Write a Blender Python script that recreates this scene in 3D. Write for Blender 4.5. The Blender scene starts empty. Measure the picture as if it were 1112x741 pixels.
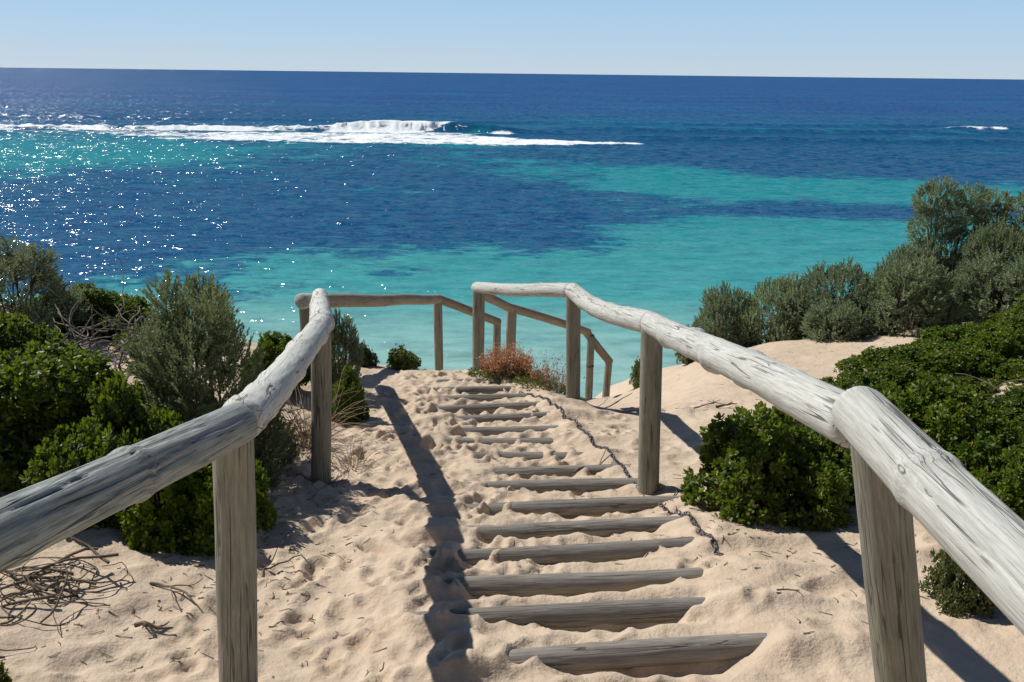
import bpy, math, random
import numpy as np
from mathutils import Vector, Matrix

scene = bpy.context.scene
COL = scene.collection
RAD = math.radians
SEA_Z = -8.4

# ------------------------------------------------------------------ helpers
def tag(o, label=None, cat=None, group=None, kind=None):
    if label: o['label'] = label
    if cat: o['category'] = cat
    if group: o['group'] = group
    if kind: o['kind'] = kind
    return o

def empty(name, loc, rz=0.0, scale=(1, 1, 1)):
    o = bpy.data.objects.new(name, None)
    o.empty_display_size = 0.1
    o.location = loc
    o.rotation_euler = (0, 0, rz)
    o.scale = scale
    COL.objects.link(o)
    return o

def mesh_obj(name, V, F, mat, parent=None, loc=None, smooth=False, link=True):
    """V (n,3) array, F list of index arrays, each (m,k)"""
    me = bpy.data.meshes.new(name)
    V = np.ascontiguousarray(V, dtype=np.float32)
    if not isinstance(F, list): F = [F]
    F = [np.asarray(f, dtype=np.int32) for f in F if len(f)]
    loops = np.concatenate([f.ravel() for f in F])
    tot = np.concatenate([np.full(len(f), f.shape[1], dtype=np.int32) for f in F])
    start = np.concatenate([[0], np.cumsum(tot)[:-1]]).astype(np.int32)
    me.vertices.add(len(V)); me.vertices.foreach_set('co', V.ravel())
    me.loops.add(len(loops)); me.loops.foreach_set('vertex_index', loops)
    me.polygons.add(len(tot)); me.polygons.foreach_set('loop_start', start)
    me.polygons.foreach_set('loop_total', tot)
    if smooth: me.polygons.foreach_set('use_smooth', np.ones(len(tot), dtype=bool))
    me.update(calc_edges=True)
    if mat: me.materials.append(mat)
    o = bpy.data.objects.new(name, me)
    if loc is not None: o.location = loc
    if parent: o.parent = parent
    if link: COL.objects.link(o)
    return o

def copy_thing(root, name, loc, rz, scale):
    r = root.copy(); r.name = name; COL.objects.link(r)
    r.location = loc; r.rotation_euler = (0, 0, rz); r.scale = scale
    for ch in list(root.children):
        c = ch.copy(); COL.objects.link(c); c.parent = r
    return r

# ------------------------------------------------------------------ noise
def hash2(ix, iy, seed):
    h = (ix.astype(np.int64) * 374761393 + iy.astype(np.int64) * 668265263 + seed * 1442695041) & 0x7fffffff
    h = ((h ^ (h >> 13)) * 1274126177) & 0x7fffffff
    return ((h ^ (h >> 16)) & 0xffffff) / float(0xffffff)

def vnoise(x, y, seed=0):
    """gradient noise, about -1..1"""
    x, y = np.broadcast_arrays(np.asarray(x, float), np.asarray(y, float))
    x0 = np.floor(x); y0 = np.floor(y); fx = x - x0; fy = y - y0
    u = fx * fx * fx * (fx * (fx * 6 - 15) + 10); v = fy * fy * fy * (fy * (fy * 6 - 15) + 10)
    def g(dx, dy):
        a = hash2(x0 + dx, y0 + dy, seed) * 2 * np.pi
        return np.cos(a) * (fx - dx) + np.sin(a) * (fy - dy)
    a = g(0, 0); b = g(1, 0); c = g(0, 1); d = g(1, 1)
    return 1.5 * ((a * (1 - u) + b * u) * (1 - v) + (c * (1 - u) + d * u) * v)

def fbm(x, y, seed=0, octv=4, gain=.5):
    s = 0; a = 1.0
    for k in range(octv):
        s = s + a * vnoise(x * 2 ** k, y * 2 ** k, seed + k * 17); a *= gain
    return s

def sp(t, w=.3): return w * np.logaddexp(0, np.asarray(t, float) / w)
def S(a, b, t):
    t = np.clip((np.asarray(t, float) - a) / (b - a), 0, 1); return t * t * (3 - 2 * t)

# ------------------------------------------------------------------ materials
class NT:
    def __init__(self, name):
        self.m = bpy.data.materials.new(name); self.m.use_nodes = True
        self.t = self.m.node_tree; self.t.nodes.clear()
        self.out = self.t.nodes.new('ShaderNodeOutputMaterial')
    def n(self, typ, **kw):
        nd = self.t.nodes.new(typ)
        for k, v in kw.items():
            if k.startswith('i_'):
                nd.inputs[k[2:].replace('_', ' ')].default_value = v
            else: setattr(nd, k, v)
        return nd
    def l(self, a, b): self.t.links.new(a, b)
    def sock(self, v, dst):
        if isinstance(v, (int, float)): dst.default_value = v
        elif isinstance(v, (tuple, list)): dst.default_value = v
        else: self.l(v, dst)
    def math(self, op, a, b=0.0, c=None, clamp=False):
        nd = self.n('ShaderNodeMath', operation=op, use_clamp=clamp)
        self.sock(a, nd.inputs[0]); self.sock(b, nd.inputs[1])
        if c is not None: self.sock(c, nd.inputs[2])
        return nd.outputs[0]
    def vmath(self, op, a, b=(0, 0, 0), s=None):
        nd = self.n('ShaderNodeVectorMath', operation=op)
        self.sock(a, nd.inputs[0]); self.sock(b, nd.inputs[1])
        if s is not None: self.sock(s, nd.inputs['Scale'])
        return nd.outputs[0]
    def noise(self, vec, scale, detail=3, rough=.55, dist=0.0, out='Fac'):
        nd = self.n('ShaderNodeTexNoise')
        self.l(vec, nd.inputs['Vector'])
        nd.inputs['Scale'].default_value = scale; nd.inputs['Detail'].default_value = detail
        nd.inputs['Roughness'].default_value = rough; nd.inputs['Distortion'].default_value = dist
        return nd.outputs[out]
    def ramp(self, fac, stops, interp='LINEAR'):
        nd = self.n('ShaderNodeValToRGB'); self.l(fac, nd.inputs[0])
        cr = nd.color_ramp; cr.interpolation = interp
        while len(cr.elements) < len(stops): cr.elements.new(0.5)
        for e, (p, c) in zip(cr.elements, stops):
            e.position = p; e.color = (*c, 1) if len(c) == 3 else c
        return nd.outputs[0]
    def mix(self, fac, a, b, blend='MIX'):
        nd = self.n('ShaderNodeMix', data_type='RGBA', blend_type=blend)
        self.sock(fac, nd.inputs[0])
        for v, i in ((a, 6), (b, 7)):
            if isinstance(v, tuple): nd.inputs[i].default_value = (*v, 1) if len(v) == 3 else v
            else: self.l(v, nd.inputs[i])
        return nd.outputs[2]
    def smooth(self, v, a, b, lo=0.0, hi=1.0):
        nd = self.n('ShaderNodeMapRange', interpolation_type='SMOOTHSTEP')
        self.sock(v, nd.inputs[0])
        for i, q in enumerate((a, b, lo, hi)): nd.inputs[i + 1].default_value = q
        return nd.outputs[0]
    def lin(self, v, a, b, lo=0.0, hi=1.0):
        nd = self.n('ShaderNodeMapRange')
        self.sock(v, nd.inputs[0])
        for i, q in enumerate((a, b, lo, hi)): nd.inputs[i + 1].default_value = q
        return nd.outputs[0]
    def bump(self, h, strength, dist, normal=None):
        nd = self.n('ShaderNodeBump'); self.l(h, nd.inputs['Height'])
        nd.inputs['Strength'].default_value = strength; nd.inputs['Distance'].default_value = dist
        if normal: self.l(normal, nd.inputs['Normal'])
        return nd.outputs[0]
    def principled(self, col, rough=.8, normal=None, spec=.5):
        b = self.n('ShaderNodeBsdfPrincipled')
        self.sock(col if not (isinstance(col, tuple) and len(col) == 3) else (*col, 1), b.inputs['Base Color'])
        self.sock(rough, b.inputs['Roughness']); b.inputs['Specular IOR Level'].default_value = spec
        if normal: self.l(normal, b.inputs['Normal'])
        return b
    def done(self, shader):
        self.l(shader, self.out.inputs[0]); return self.m

def mat_sand():
    t = NT('sand'); tc = t.n('ShaderNodeTexCoord').outputs['Object']
    big = t.noise(tc, 1.1, 4, .6)
    mid = t.noise(tc, 7.0, 4, .6)
    grain = t.noise(tc, 260, 2, .7)
    c = t.ramp(big, [(.3, (.52, .415, .302)), (.7, (.585, .475, .358))])
    c = t.mix(t.smooth(mid, .35, .75), c, (.485, .375, .275))
    c = t.mix(t.math('MULTIPLY', t.smooth(grain, .58, .75), .45), c, (.36, .27, .19))
    c = t.mix(t.math('MULTIPLY', t.smooth(grain, .40, .28), .35), c, (.72, .61, .47))
    # specks of plant debris
    sp_ = t.noise(tc, 55, 2, .6)
    patch = t.noise(tc, 1.7, 2, .5)
    deb = t.math('MULTIPLY', t.smooth(sp_, .685, .73), t.smooth(patch, .5, .68))
    c = t.mix(t.math('MULTIPLY', deb, .8), c, (.10, .07, .045))
    # wet strip by the water
    pos = t.n('ShaderNodeSeparateXYZ'); t.l(tc, pos.inputs[0])
    wet = t.smooth(pos.outputs[2], -7.7, -8.25)
    c = t.mix(wet, c, (.30, .235, .165))
    h1 = t.noise(tc, 36, 4, .65)
    h0 = t.noise(tc, 13, 4, .6)
    n0 = t.bump(h0, .38, .030)
    n1 = t.bump(h1, .7, .012, n0)
    n2 = t.bump(grain, .45, .0025, n1)
    return t.done(t.principled(c, .92, n2, .25).outputs[0])

def mat_wood(name, dark, light, crack=.75, warm=None, rough=.82):
    t = NT(name)
    tc = t.n('ShaderNodeTexCoord').outputs['Object']
    oi = t.n('ShaderNodeObjectInfo').outputs['Random']
    off = t.n('ShaderNodeCombineXYZ'); t.l(t.math('MULTIPLY', oi, 37.0), off.inputs[0]); t.l(t.math('MULTIPLY', oi, 91.0), off.inputs[2])
    p = t.vmath('ADD', tc, off.outputs[0])
    st = t.vmath('MULTIPLY', p, (1, 1, .055))
    st2 = t.vmath('MULTIPLY', p, (1, 1, .028))
    fib = t.noise(st, 130, 5, .7, .2)
    fine = t.noise(t.vmath('MULTIPLY', p, (1, 1, .03)), 420, 3, .65)
    blot = t.noise(t.vmath('MULTIPLY', p, (1, 1, .35)), 7, 4, .6)
    c = t.mix(t.smooth(fib, .3, .7), dark, light)
    c = t.mix(t.math('MULTIPLY', t.smooth(fine, .52, .72), .6), c, tuple(x * .55 for x in dark))
    c = t.mix(t.math('MULTIPLY', t.smooth(blot, .52, .75), .55), c, warm or tuple(x * .75 for x in dark))
    tone = t.lin(t.math('FRACT', t.math('MULTIPLY', oi, 5.1)), 0, 1, .84, 1.10)
    c = t.vmath('SCALE', c, s=tone)
    # long drying cracks along the grain: thin contours of a stretched noise
    cn = t.noise(st2, 20, 2, .5, .1)
    line = t.smooth(t.math('ABSOLUTE', t.math('SUBTRACT', cn, .5)), .016, .004)
    gate = t.smooth(t.noise(t.vmath('MULTIPLY', p, (1, 1, .14)), 13, 2), .47, .55)
    cr = t.math('MULTIPLY', line, gate)
    cn2 = t.noise(st2, 48, 2, .5, .1)
    line2 = t.smooth(t.math('ABSOLUTE', t.math('SUBTRACT', cn2, .5)), .020, .005)
    gate2 = t.smooth(t.noise(t.vmath('MULTIPLY', p, (1, 1, .14)), 20, 2), .50, .58)
    cr = t.math('MAXIMUM', cr, t.math('MULTIPLY', line2, t.math('MULTIPLY', gate2, .8)))
    c = t.mix(t.math('MULTIPLY', cr, crack), c, (.035, .03, .024))
    h = t.math('SUBTRACT', t.math('ADD', t.math('MULTIPLY', fib, .5), t.math('MULTIPLY', fine, .18)), t.math('MULTIPLY', cr, 1.1))
    nrm = t.bump(h, .6, .006)
    return t.done(t.principled(c, rough, nrm, .3).outputs[0])

def mat_leaf(name, c_dark, c_light, trans, c_trans, rough=.45, spec=.5, var=None):
    t = NT(name)
    rnd = t.n('ShaderNodeNewGeometry').outputs['Random Per Island']
    tc = t.n('ShaderNodeTexCoord').outputs['Object']
    clump = t.noise(tc, 6.0, 2, .5)
    f = t.math('ADD', t.math('MULTIPLY', rnd, .65), t.math('MULTIPLY', t.smooth(clump, .3, .7), .35))
    c = t.mix(f, c_dark, c_light)
    if var: c = t.mix(t.smooth(rnd, .92, .96), c, var)
    c = t.mix(t.smooth(rnd, .016, .012), c, (.20, .12, .05))          # a few dead leaves
    oi = t.n('ShaderNodeObjectInfo').outputs['Random']                 # each plant has its own tone
    hs = t.n('ShaderNodeHueSaturation'); t.l(c, hs.inputs['Color'])
    t.l(t.lin(oi, 0, 1, .485, .51), hs.inputs['Hue']); t.l(t.lin(t.math('FRACT', t.math('MULTIPLY', oi, 7.3)), 0, 1, .74, 1.16), hs.inputs['Value'])
    t.l(t.lin(t.math('FRACT', t.math('MULTIPLY', oi, 3.7)), 0, 1, .82, 1.05), hs.inputs['Saturation']); c = hs.outputs[0]
    b = t.principled(c, rough, None, spec)
    tr = t.n('ShaderNodeBsdfTranslucent'); tr.inputs[0].default_value = (*c_trans, 1)
    ms = t.n('ShaderNodeMixShader'); ms.inputs[0].default_value = trans
    t.l(b.outputs[0], ms.inputs[1]); t.l(tr.outputs[0], ms.inputs[2])
    return t.done(ms.outputs[0])

def mat_plain(name, a, b, scale=30, rough=.85, spec=.3):
    t = NT(name); tc = t.n('ShaderNodeTexCoord').outputs['Object']
    f = t.noise(tc, scale, 3)
    return t.done(t.principled(t.mix(t.smooth(f, .3, .7), a, b), rough, None, spec).outputs[0])

def mat_sea():
    t = NT('sea_water')
    geo = t.n('ShaderNodeNewGeometry').outputs['Position']
    at = lambda nm: t.n('ShaderNodeAttribute', attribute_name=nm).outputs['Fac']
    reef = at('reef'); foam = at('foam'); far = at('far'); shal = at('shallow')
    flat = t.vmath('MULTIPLY', geo, (1, 1, 0))
    # ragged reef edges; patches lie stretched along the shore
    pw = t.vmath('MULTIPLY', flat, (.55, 1, 0))
    n1 = t.noise(pw, .16, 5, .6, .6)
    n2 = t.noise(pw, .9, 4, .65, .4)
    edge = t.math('ADD', t.math('MULTIPLY', reef, .88), t.math('ADD', t.math('MULTIPLY', t.math('SUBTRACT', n1, .5), 1.1), t.math('MULTIPLY', t.math('SUBTRACT', n2, .5), 1.05)))
    n3 = t.noise(pw, 3.2, 3, .65)
    edge = t.math('ADD', edge, t.math('MULTIPLY', t.math('SUBTRACT', n3, .5), .45))
    m = t.smooth(edge, .34, .64)
    sandc = t.ramp(shal, [(0, (.005, .13, .24)), (.35, (.010, .240, .268)), (.7, (.066, .350, .345)), (1, (.31, .53, .48))])
    mott = t.noise(pw, .35, 4, .6)
    sandc = t.mix(t.math('MULTIPLY', t.smooth(mott, .45, .75), .35), sandc, (.010, .20, .255))
    reefc = t.mix(t.smooth(n2, .35, .7), (.004, .055, .165), (.010, .115, .215))
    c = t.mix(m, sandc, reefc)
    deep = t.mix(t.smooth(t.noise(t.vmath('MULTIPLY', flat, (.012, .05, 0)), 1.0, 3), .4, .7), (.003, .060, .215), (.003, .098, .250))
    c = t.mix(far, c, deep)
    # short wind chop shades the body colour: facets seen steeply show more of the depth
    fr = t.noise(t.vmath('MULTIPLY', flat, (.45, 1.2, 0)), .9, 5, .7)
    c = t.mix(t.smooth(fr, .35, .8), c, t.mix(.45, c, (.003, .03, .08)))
    # ripple normals
    def slope(vec, scale, detail, k):
        nz = t.noise(vec, scale, detail, .6, 0, 'Color')
        return t.vmath('MULTIPLY', t.vmath('SUBTRACT', nz, (.5, .5, .5)), (k, k * 1.25, 0))
    wv = t.vmath('MULTIPLY', geo, (.6, 1, 1))
    s = t.vmath('ADD', slope(wv, .4, 2, .7), slope(wv, 2.5, 3, 1.95))
    s = t.vmath('ADD', s, slope(wv, 6.0, 2, 1.35))
    ps = t.n('ShaderNodeSeparateXYZ'); t.l(geo, ps.inputs[0])
    s = t.vmath('ADD', s, t.vmath('SCALE', slope(t.vmath('MULTIPLY', geo, (.8, .8, 0)), .9, 1, 1.9), s=t.smooth(ps.outputs[1], 45, 110)))
    N = t.n('ShaderNodeNewGeometry').outputs['Normal']
    nn = t.vmath('NORMALIZE', t.vmath('ADD', N, s))
    dif = t.n('ShaderNodeBsdfDiffuse'); t.l(c, dif.inputs[0])
    gl = t.n('ShaderNodeBsdfGlossy'); gl.inputs['Roughness'].default_value = .135
    gl.inputs[0].default_value = (1, 1, 1, 1)
    t.l(nn, gl.inputs['Normal'])
    fn = t.n('ShaderNodeFresnel'); fn.inputs['IOR'].default_value = 1.33; t.l(nn, fn.inputs['Normal'])
    fac = t.math('MINIMUM', fn.outputs[0], .15)
    w = t.n('ShaderNodeMixShader'); t.l(fac, w.inputs[0]); t.l(dif.outputs[0], w.inputs[1]); t.l(gl.outputs[0], w.inputs[2])
    # white water
    fo = t.noise(t.vmath('MULTIPLY', geo, (.35, .8, 1)), .8, 6, .75, .6)
    fm = t.smooth(t.math('ADD', foam, t.math('MULTIPLY', t.math('SUBTRACT', fo, .5), 2.0)), .38, .68)
    fb = t.bump(t.noise(t.vmath('MULTIPLY', geo, (.7, .7, 1.6)), .7, 4, .6), .35, .6)
    fd = t.principled(t.mix(t.smooth(fo, .35, .6), (.74, .82, .85), (.88, .90, .90)), .9, fb, .1)
    o = t.n('ShaderNodeMixShader'); t.l(fm, o.inputs[0]); t.l(w.outputs[0], o.inputs[1]); t.l(fd.outputs[0], o.inputs[2])
    return t.done(o.outputs[0])

M_SAND = mat_sand()
M_RAIL = mat_wood('silvered_rail_timber', (.42, .425, .39), (.62, .63, .585), .74, (.46, .47, .41))
M_OLD = mat_wood('old_dark_rail_timber', (.19, .215, .20), (.40, .43, .41), .85, (.23, .23, .18))
M_POST = mat_wood('weathered_post_timber', (.185, .18, .14), (.31, .30, .245), .8, (.15, .16, .11))
M_BROWN_SHADED = mat_wood('brown_shaded_rail_timber', (.22, .175, .125), (.36, .30, .23), .7, (.16, .13, .09))  # weathered far rails, shade of their near side put into the brown
M_STEP = mat_wood('grey_step_timber', (.17, .155, .135), (.29, .27, .235), .6, (.24, .20, .155))
M_GREEN = mat_leaf('glossy_green_leaf', (.024, .054, .003), (.098, .160, .008), .28, (.22, .32, .01), .5, .35, (.24, .26, .04))
M_GREY = mat_leaf('grey_green_leaf', (.12, .16, .080), (.33, .40, .24), .24, (.28, .36, .15), .7, .2)
M_DULL = mat_leaf('dull_grey_leaf', (.11, .14, .068), (.30, .35, .20), .26, (.28, .34, .13), .7, .2)
M_OLIVE = mat_leaf('olive_leaf', (.04, .065, .012), (.15, .19, .04), .2, (.18, .24, .03), .5, .4)
M_RED = mat_leaf('rust_red_leaf', (.48, .19, .10), (.70, .37, .23), .3, (.6, .25, .1), .7, .2, (.45, .35, .18))
M_STRAW = mat_plain('dry_straw', (.26, .19, .12), (.42, .33, .22), 25)
M_TWIG = mat_plain('dead_twig', (.13, .105, .085), (.30, .26, .22), 18)
M_ROOT = mat_plain('dry_root', (.085, .065, .045), (.19, .15, .105), 20)
M_BARK = mat_plain('shrub_bark', (.09, .075, .06), (.20, .17, .14), 20)
M_CHAIN = mat_plain('dull_chain_steel', (.05, .045, .055), (.13, .11, .12), 60, .55, .5)
M_BAND = mat_plain('dark_strap', (.05, .045, .04), (.10, .09, .08), 40)
M_BOAT = mat_plain('boat_paint', (.30, .32, .36), (.40, .42, .45), .2)

# ------------------------------------------------------------------ terrain
def base(x, y):
    x = np.asarray(x, float); y = np.asarray(y, float)
    dip = S(.1, .75, x) * (1 - S(1.1, 2.4, x))
    Yc = 8.1 + .2 * S(-.6, -2, x) + .8 * S(1.3, 3.2, x) - 1.75 * dip
    z = -.17 * y + .02 * sp(y - 5.0, .5) - (.28 - .055 * dip) * sp(y - Yc, .22) - .12 * dip * sp(y - 10.9, .3)
    z = z + .12 * sp(x - 1.2, .2) * (1 - S(14, 24, y))
    z = z + .16 * sp(-x - 1.3, .2) * (1 - S(12, 24, y))
    z = z + .05 * sp(-y, .5)
    return z

# left end, right end of what shows of each step log, and how far it stands proud (1 = fully)
LOGS = [((-.03, 2.475), (.95, 2.615), 1.0), ((-.16, 2.785), (.85, 2.93), 1.0), ((-.21, 3.08), (.92, 3.22), .95),
        ((-.25, 3.385), (.91, 3.565), .95), ((-.27, 3.705), (.81, 3.835), .9), ((-.27, 4.03), (.86, 4.17), .7),
        ((-.30, 4.40), (.70, 4.51), .55), ((-.10, 4.67), (.60, 4.785), .6), ((-.45, 5.02), (.53, 5.09), .5),
        ((-.50, 5.37), (.43, 5.44), .62), ((-.38, 5.66), (.38, 5.755), .75), ((-.45, 5.99), (.32, 6.14), .9),
        ((-.62, 6.29), (.27, 6.50), .8), ((-.62, 6.64), (.16, 6.82), .6), ((-.55, 7.0), (.0, 7.12), .55), ((-.5, 7.4), (-.1, 7.48), .35)]

def sculpt(x, y):
    """sand worked by feet around the step logs"""
    out = np.zeros(np.broadcast(x, y).shape)
    for k, (a, b, A) in enumerate(LOGS):
        a = np.array(a); b = np.array(b); L = np.linalg.norm(b - a); d = (b - a) / L; nrm = np.array([-d[1], d[0]])
        u = ((x - a[0]) * d[0] + (y - a[1]) * d[1]) / L
        s = (x - a[0]) * nrm[0] + (y - a[1]) * nrm[1]
        wob = .014 * np.sin(u * 17 + k * 2.1) + .012 * np.sin(u * 31 + k)
        ridge = .022 * np.abs(np.sin(u * (9 + k % 3) + k * 1.3 + .8 * np.sin(u * 5 + k)))
        r1 = np.random.default_rng(500 + k); e0 = r1.uniform(.16, .42); e1 = r1.uniform(.62, .84)
        fill = np.interp(u, [-.5, -.1, 0, e0, e1, 1.0, 1.12, 1.7], [0, .06, .046, -.053, -.053, .042, .072, .0])
        mid = S(-.05, e0, u) * (1 - S(e1, 1.0, u))
        nearf = fill * np.exp(-((s + .068) / (.052 + wob * mid)) ** 2)
        hump = mid * (.014 + ridge) * np.exp(-((s + .165) / .050) ** 2)
        farw = .022 * np.exp(-((s - .085) / .06) ** 2)
        cover = np.interp(u, [-.5, -.12, -.02, .06, .93, 1.0, 1.1, 1.7], [0, .05, .036, 0, 0, .04, .064, 0]) * np.exp(-(s / np.interp(u, [-.3, -.05, .9, 1.1], [.172, .12, .12, .172])) ** 4)
        tongue = np.maximum(0, vnoise(u * 5.5 + k * 3.3, s * 4 + k, 600 + k)) * np.exp(-((s - .01) / .075) ** 2) * S(0, .1, u) * (1 - S(.9, 1, u))
        cover = cover + tongue * (.03 + .10 * (1.05 - A))
        out += A * (np.where(fill > 0, nearf * .5, nearf) + hump + farw * S(-.2, .1, u) * (1 - S(.9, 1.2, u))) + A * cover
        out += (1 - A) * S(-.3, 0, u) * (1 - S(.9, 1.2, u)) * .018 * np.exp(-((s - .01) / .08) ** 2)
    return out

rng = np.random.default_rng(11)
PRINTS = []
for i in range(520):
    px = rng.normal(-.35, .52); py = rng.uniform(1.25, 8.3)
    px -= .045 * (py - 3)
    if px < -1.25 or px > 1.0: continue
    PRINTS.append((px, py, rng.uniform(.035, .065), rng.uniform(.07, .12), rng.normal(0, .6), rng.uniform(.007, .021)))
for i in range(90):   # softer old prints either side
    PRINTS.append((rng.uniform(.9, 2.4), rng.uniform(2.0, 7.0), rng.uniform(.06, .1), rng.uniform(.09, .16), rng.uniform(-1.5, 1.5), rng.uniform(.004, .014)))
for i in range(60):
    PRINTS.append((rng.uniform(-2.2, -1.0), rng.uniform(2.0, 6.0), rng.uniform(.06, .1), rng.uniform(.09, .16), rng.uniform(-1.5, 1.5), rng.uniform(.004, .016)))

def axis(lo, f0, f1, hi, step, n_out):
    g = np.arange(f0, f1, step)
    def out(start, end):
        d = abs(end - start); k = np.arange(1, n_out + 1)
        r = 1.0
        # geometric growth whose sum is d
        lo_, hi_ = 1.0001, 1.6
        for _ in range(60):
            r = (lo_ + hi_) / 2
            if step * (r ** n_out - 1) / (r - 1) * r > d: hi_ = r
            else: lo_ = r
        c = np.cumsum(step * r ** k); c *= d / c[-1]
        return c
    return np.concatenate([(f0 - out(f0, lo))[::-1], g, g[-1] + out(g[-1], hi)])

XS = axis(-70, -2.3, 2.5, 70, .016, 90)
YS = axis(-45, 1.25, 8.7, 34, .016, 90)
GX, GY = np.meshgrid(XS, YS)
Z = base(GX, GY)
near = (1 - S(9, 16, GY)) * (1 - S(5, 12, np.abs(GX)))
pathw = S(-1.5, -.8, GX) * (1 - S(.35, 1.0, GX)) * (1 - S(8.3, 9.2, GY))
Z += sculpt(GX, GY)
Z += near * (.030 * fbm(GX * .9, GY * .9, 3, 3) + .010 * fbm(GX * 3.1, GY * 3.1, 9, 3) + pathw * (.009 * fbm(GX * 4.5, GY * 4.5, 21, 3, .6) + .008 * np.abs(fbm(GX * 11, GY * 11, 23, 2, .6))))
rough_left = S(-.9, -1.3, GX) * near
Z += rough_left * .012 * fbm(GX * 6, GY * 6, 31, 3)
# wind ripples on the open sand to the right
rip = S(.9, 1.4, GX) * near
ph = GY * 15 + GX * 9 + 3.0 * vnoise(GX * 1.3, GY * 1.3, 41)
Z += rip * .0045 * np.sin(ph) * (0.5 + .5 * vnoise(GX * .8, GY * .8, 43))
Z += (1 - near) * .22 * fbm(GX * .22, GY * .22, 5, 3) * (1 - S(20, 24, GY)) * S(9, 13, GY + np.abs(GX))
heels = []
for (px, py, rx, ry, a, dep) in PRINTS[::2]:
    o_ = ry * 1.25; heels.append((px - math.sin(a) * -o_ * -1, py - math.cos(a) * o_, rx * .8, ry * .45, a, dep * 1.1))
for (px, py, rx, ry, a, dep) in PRINTS + heels:
    i0, i1 = np.searchsorted(XS, [px - .35, px + .35]); j0, j1 = np.searchsorted(YS, [py - .35, py + .35])
    sx = GX[j0:j1, i0:i1] - px; sy = GY[j0:j1, i0:i1] - py
    ca, sa = math.cos(a), math.sin(a)
    q = np.sqrt(((sx * ca + sy * sa) / rx) ** 2 + ((-sx * sa + sy * ca) / ry) ** 2)
    Z[j0:j1, i0:i1] += dep * (-np.exp(-(q / .9) ** 6) + .55 * np.exp(-((q - 1.35) / .35) ** 2))

def H(x, y):
    """height of the finished sand at a point"""
    i = int(np.clip(np.searchsorted(XS, x) - 1, 0, len(XS) - 2)); j = int(np.clip(np.searchsorted(YS, y) - 1, 0, len(YS) - 2))
    u = (x - XS[i]) / (XS[i + 1] - XS[i]); v = (y - YS[j]) / (YS[j + 1] - YS[j])
    return float((Z[j, i] * (1 - u) + Z[j, i + 1] * u) * (1 - v) + (Z[j + 1, i] * (1 - u) + Z[j + 1, i + 1] * u) * v)

def grid_faces(ny, nx):
    j, i = np.meshgrid(np.arange(ny - 1), np.arange(nx - 1), indexing='ij')
    a = (j * nx + i).ravel()
    return np.stack([a, a + 1, a + 1 + nx, a + nx], 1)

g = mesh_obj('sand_ground', np.stack([GX.ravel(), GY.ravel(), Z.ravel()], 1), grid_faces(len(YS), len(XS)), M_SAND, smooth=True)
tag(g, 'pale trodden dune sand sloping down to the beach', 'sand', kind='structure')

# ------------------------------------------------------------------ sea
az = np.concatenate([np.linspace(-80, -42, 60, endpoint=False), np.linspace(-42, 40, 830, endpoint=False), np.linspace(40, 80, 60)])
rr = [21.0]
while rr[-1] < 230: rr.append(rr[-1] * 1.0065)
while rr[-1] < 40000: rr.append(rr[-1] * 1.06)
rr = np.array(rr)
A_, R_ = np.meshgrid(np.radians(az), rr)
WX = np.tan(A_) * 0 + np.sin(A_) * R_ / np.maximum(np.cos(A_), .5); WY = R_ * np.cos(A_) / np.maximum(np.cos(A_), .5)
# seabed chart: rows are distances off the dune, columns are bearings (x / y)
CH_Y = [26, 31, 34.5, 37, 40, 43, 46, 49, 52.5, 56, 60, 65, 70, 76, 82, 90, 98, 106, 116, 128, 150, 180, 240, 400]
CH_B = [-.58, -.47, -.37, -.265, -.16, -.058, .045, .15, .25, .355, .46, .565]
CH = [
 [0, 0, 0, 0, 0, 0, 0, 0, 0, 0, 0, 0],
 [.1, .1, .1, 0, 0, 0, 0, 0, 0, 0, 0, 0],
 [.3, .2, .25, .1, 0, 0, 0, 0, 0, 0, 0, 0],
 [.55, .25, .45, .2, .1, 0, 0, 0, 0, 0, 0, 0],
 [.75, .45, .65, .32, .25, .12, 0, .05, 0, 0, 0, 0],
 [.95, .85, .75, .45, .42, .2, .05, .1, 0, 0, 0, 0],
 [1, 1, .75, .5, .5, .2, .3, .1, 0, .05, 0, 0],
 [1, 1, .9, .8, .85, .65, .46, .4, .1, 0, 0, 0],
 [1, 1, 1, 1, 1, 1, .8, .2, .1, .0, .1, .1],
 [.95, .98, 1, 1, 1, 1.05, 1.0, .5, .05, .1, .1, .1],
 [.95, .98, 1, .98, .95, 1, 1.05, .75, .3, .45, .5, .4],
 [.9, .9, .95, .9, .85, .9, .95, .65, .95, 1.1, 1.05, .9],
 [.85, .85, .85, .85, .8, .85, .9, .6, .5, .6, .5, .2],
 [.8, .85, .85, .75, .7, .85, .85, .35, .15, .1, .2, .25],
 [.7, .75, .8, .8, .75, .85, .6, .3, .15, .15, .3, .6],
 [.55, .6, .7, .85, .85, .8, .5, .3, .4, .7, .95, 1],
 [.22, .25, .45, .7, .85, .55, .45, .6, .9, 1, 1, 1],
 [.15, .2, .35, .6, .75, .7, .75, .95, 1, 1, 1, 1],
 [.25, .25, .4, .6, .65, .65, .75, .9, .95, .95, .9, .85],
 [.5, .5, .5, .6, .6, .6, .8, .9, .9, .9, .8, .8],
 [.7, .7, .7, .7, .7, .7, .8, .85, .8, .8, .75, .8],
 [.8, .8, .8, .75, .7, .65, .6, .6, .6, .6, .65, .7],
 [.9, .9, .9, .9, .85, .8, .75, .7, .7, .75, .8, .8],
 [1, 1, 1, 1, 1, 1, 1, 1, 1, 1, 1, 1]]
CH = np.array(CH)
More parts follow.
